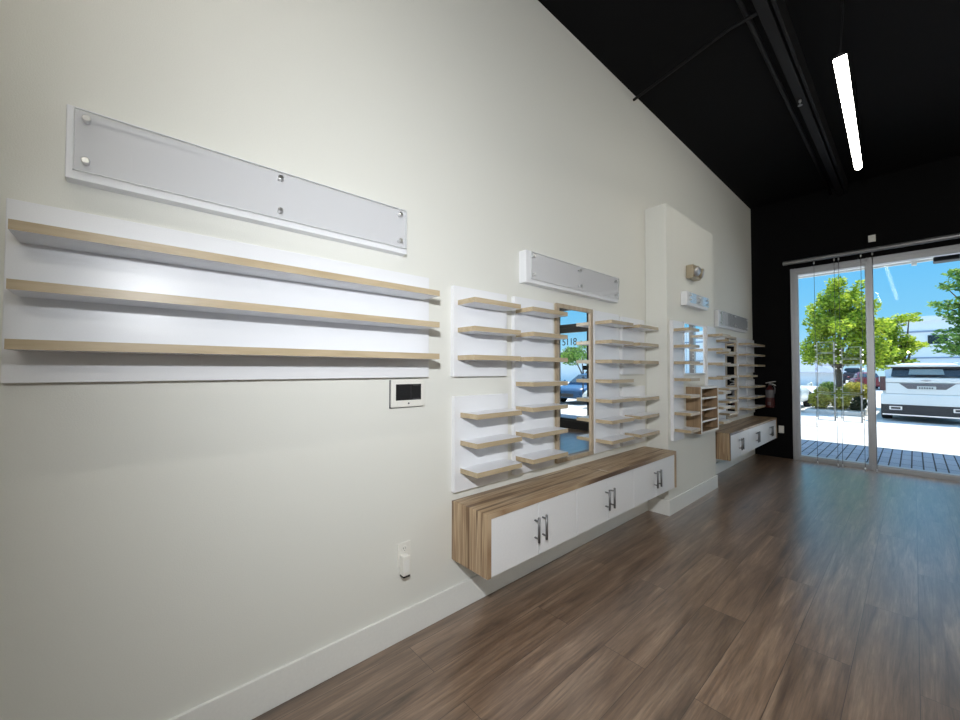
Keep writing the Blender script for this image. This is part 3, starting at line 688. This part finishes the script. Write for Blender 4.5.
tree('darker green tree cut off by the right edge of the picture', (4.3, 23.2, GZ), 1.6,
     [(3.5, 23.2, 4.6, .8, .5), (3.3, 23.2, 3.6, .75, .55), (3.2, 23.3, 2.7, .75, .5), (4.4, 23.3, 3.6, 1.1, 1.3), (2.95, 23.2, 5.1, .32, .16), (2.6, 23.3, 3.95, .4, .14), (2.65, 23.3, 4.6, .22, .10), (2.65, 23.2, 2.2, .5, .22)], 6500, .085, M['leafB'], 9)
# the trees beyond the cars shown in the mirror
tree('leafy tree behind the parked cars in the mirror', (14.3, 24.5, GZ), 1.3, [(14.3, 24.5, 2.5, 1.2, .8), (13.2, 24.5, 2.1, .8, .6), (15.4, 24.5, 2.6, .9, .7)], 3200, .11, M['leafB'], 15)
def shrub(label, base, blobs, n, size, mat, seed):
    t = thing('shrub', label, 'shrub', base, 'shrubs in the planting island')
    rnd = random.Random(seed); bm = B()
    for b in blobs:
        for k in range(3): tube(bm, [base, (b[0]+rnd.uniform(-.1, .1), b[1]+rnd.uniform(-.1, .1), b[2]+b[4]*.3)], [.018, .006], 6)
    obj('stems', bm, M['bark'], t)
    bm = B(); leaves(bm, blobs, n, size, seed, 0); obj('foliage', bm, mat, t)
bz = GZ+.16
shrub('yellow green shrub at the left front of the planting island', (-.52, 19.1, bz), [(-.57, 19.1, .28, .30, .32), (-.55, 19.6, .42, .26, .34)], 2200, .055, M['leafC'], 21)
shrub('yellow green shrub in the middle of the planting island', (-.02, 19.3, bz), [(.0, 19.2, .27, .26, .30), (.02, 19.7, .46, .24, .32)], 2000, .055, M['leafC'], 22)
shrub('low shrub with tree shade painted into its leaves at the right end of the planting island', (.36, 19.2, bz), [(.42, 19.2, .10, .18, .20), (.46, 19.6, .2, .2, .24)], 1800, .05, M['leafShade'], 23)
shrub('pale yellow shrub behind the shade painted shrub near the mullion', (.3, 20.9, bz), [(.25, 20.9, .62, .42, .32), (.5, 21, .5, .3, .3)], 1800, .06, M['leafC'], 24)
shrub('olive shrub at the back left of the planting island', (-.55, 21.2, bz), [(-.55, 21.2, .55, .34, .36)], 1400, .06, M['leafB'], 25)

# buildings far across the car park
t = thing('white_building', 'large white building with one dark window behind the SUV', 'building', (6, 46, GZ))
bm = B(); box(bm, .2, 22, 46, 58, GZ, 5.5); box(bm, .1, 22.1, 45.85, 46.05, 5.25, 5.6); obj('wall', bm, M['stucco'], t)
bm = B(); box(bm, .2, 22, 45.93, 46.0, 4.35, 4.47); box(bm, .2, 22, 45.93, 46.0, 2.3, 2.40); obj('ledge', bm, M['roof'], t)
for x in (2.55, 6.5, 10.5):
    bm = B(); box(bm, x, x+1.0, 45.95, 46.05, 3.40, 4.10); w_ = obj('window', bm, M['carglass'], t)
    bm = B(); box(bm, x-.06, x+1.06, 45.9, 45.97, 3.32, 3.41); obj('sill', bm, M['stucco'], w_)
t = thing('house', 'small white house with blue grey roof far behind the left of the tree', 'house', (-6.5, 52, GZ))
bm = B(); box(bm, -9.5, -3.4, 52, 58, GZ, 1.2); obj('wall', bm, M['stucco'], t)
bm = B(); rings(bm, [[Vector((-9.8, 51.6, 1.15)), Vector((-3.1, 51.6, 1.15)), Vector((-4.6, 55, 2.6)), Vector((-7.2, 55, 2.9))], [Vector((-9.8, 58.4, 1.15)), Vector((-3.1, 58.4, 1.15)), Vector((-4.6, 55.1, 2.6)), Vector((-7.2, 55.1, 2.9))]], smooth=False)
obj('roof', bm, M['roof'], t)
t = thing('white_building', 'long white building behind the cars in the mirror', 'building', (40, 48, GZ))
bm = B(); box(bm, 24, 60, 44, 54, GZ, 4.0); obj('wall', bm, M['stucco'], t)

# ------------------------------------------------------------------ light
w = bpy.data.worlds.new('sky'); S.world = w; w.use_nodes = True; nt = w.node_tree
bg = nt.nodes['Background']
tc = nt.nodes.new('ShaderNodeTexCoord'); sp = nt.nodes.new('ShaderNodeSeparateXYZ'); nt.links.new(tc.outputs['Generated'], sp.inputs[0])
rp = ramp(nt, [(0, (.42, .68, .84)), (.10, (.18, .50, .76)), (.26, (.088, .41, .78)), (.5, (.30, .72, 1.25)), (1, (.55, 1.0, 1.7))])
nt.links.new(sp.outputs['Z'], rp.inputs['Fac']); nt.links.new(rp.outputs['Color'], bg.inputs['Color'])
bg.inputs['Strength'].default_value = 1.3
sun = bpy.data.lights.new('sun', 'SUN'); sun.energy = 7; sun.angle = R(.6); sun.color = (1, .96, .9)
so_ = bpy.data.objects.new('sun', sun); C.objects.link(so_)
d = Vector((-.22, -.42, -.95)); so_.rotation_euler = d.to_track_quat('-Z', 'Y').to_euler()
# the camera's own flash
fl = bpy.data.lights.new('camera_flash', 'AREA'); fl.shape = 'DISK'; fl.size = .07; fl.energy = 54; fl.color = (.94, .97, 1)
fo = bpy.data.objects.new('camera_flash', fl); C.objects.link(fo); fo.location = (1.70, .02, 1.88)
fo.rotation_euler = Vector((-.22, 1, -.06)).to_track_quat('-Z', 'Y').to_euler()

vs = S.view_settings; vs.view_transform = 'Standard'; vs.look = 'None'; vs.gamma = 1; vs.use_curve_mapping = False; vs.exposure = 0.0
S.cycles.max_bounces = 10; S.cycles.transparent_max_bounces = 24; S.cycles.sample_clamp_indirect = 6
try: S.cycles.use_denoising = True
except Exception: pass
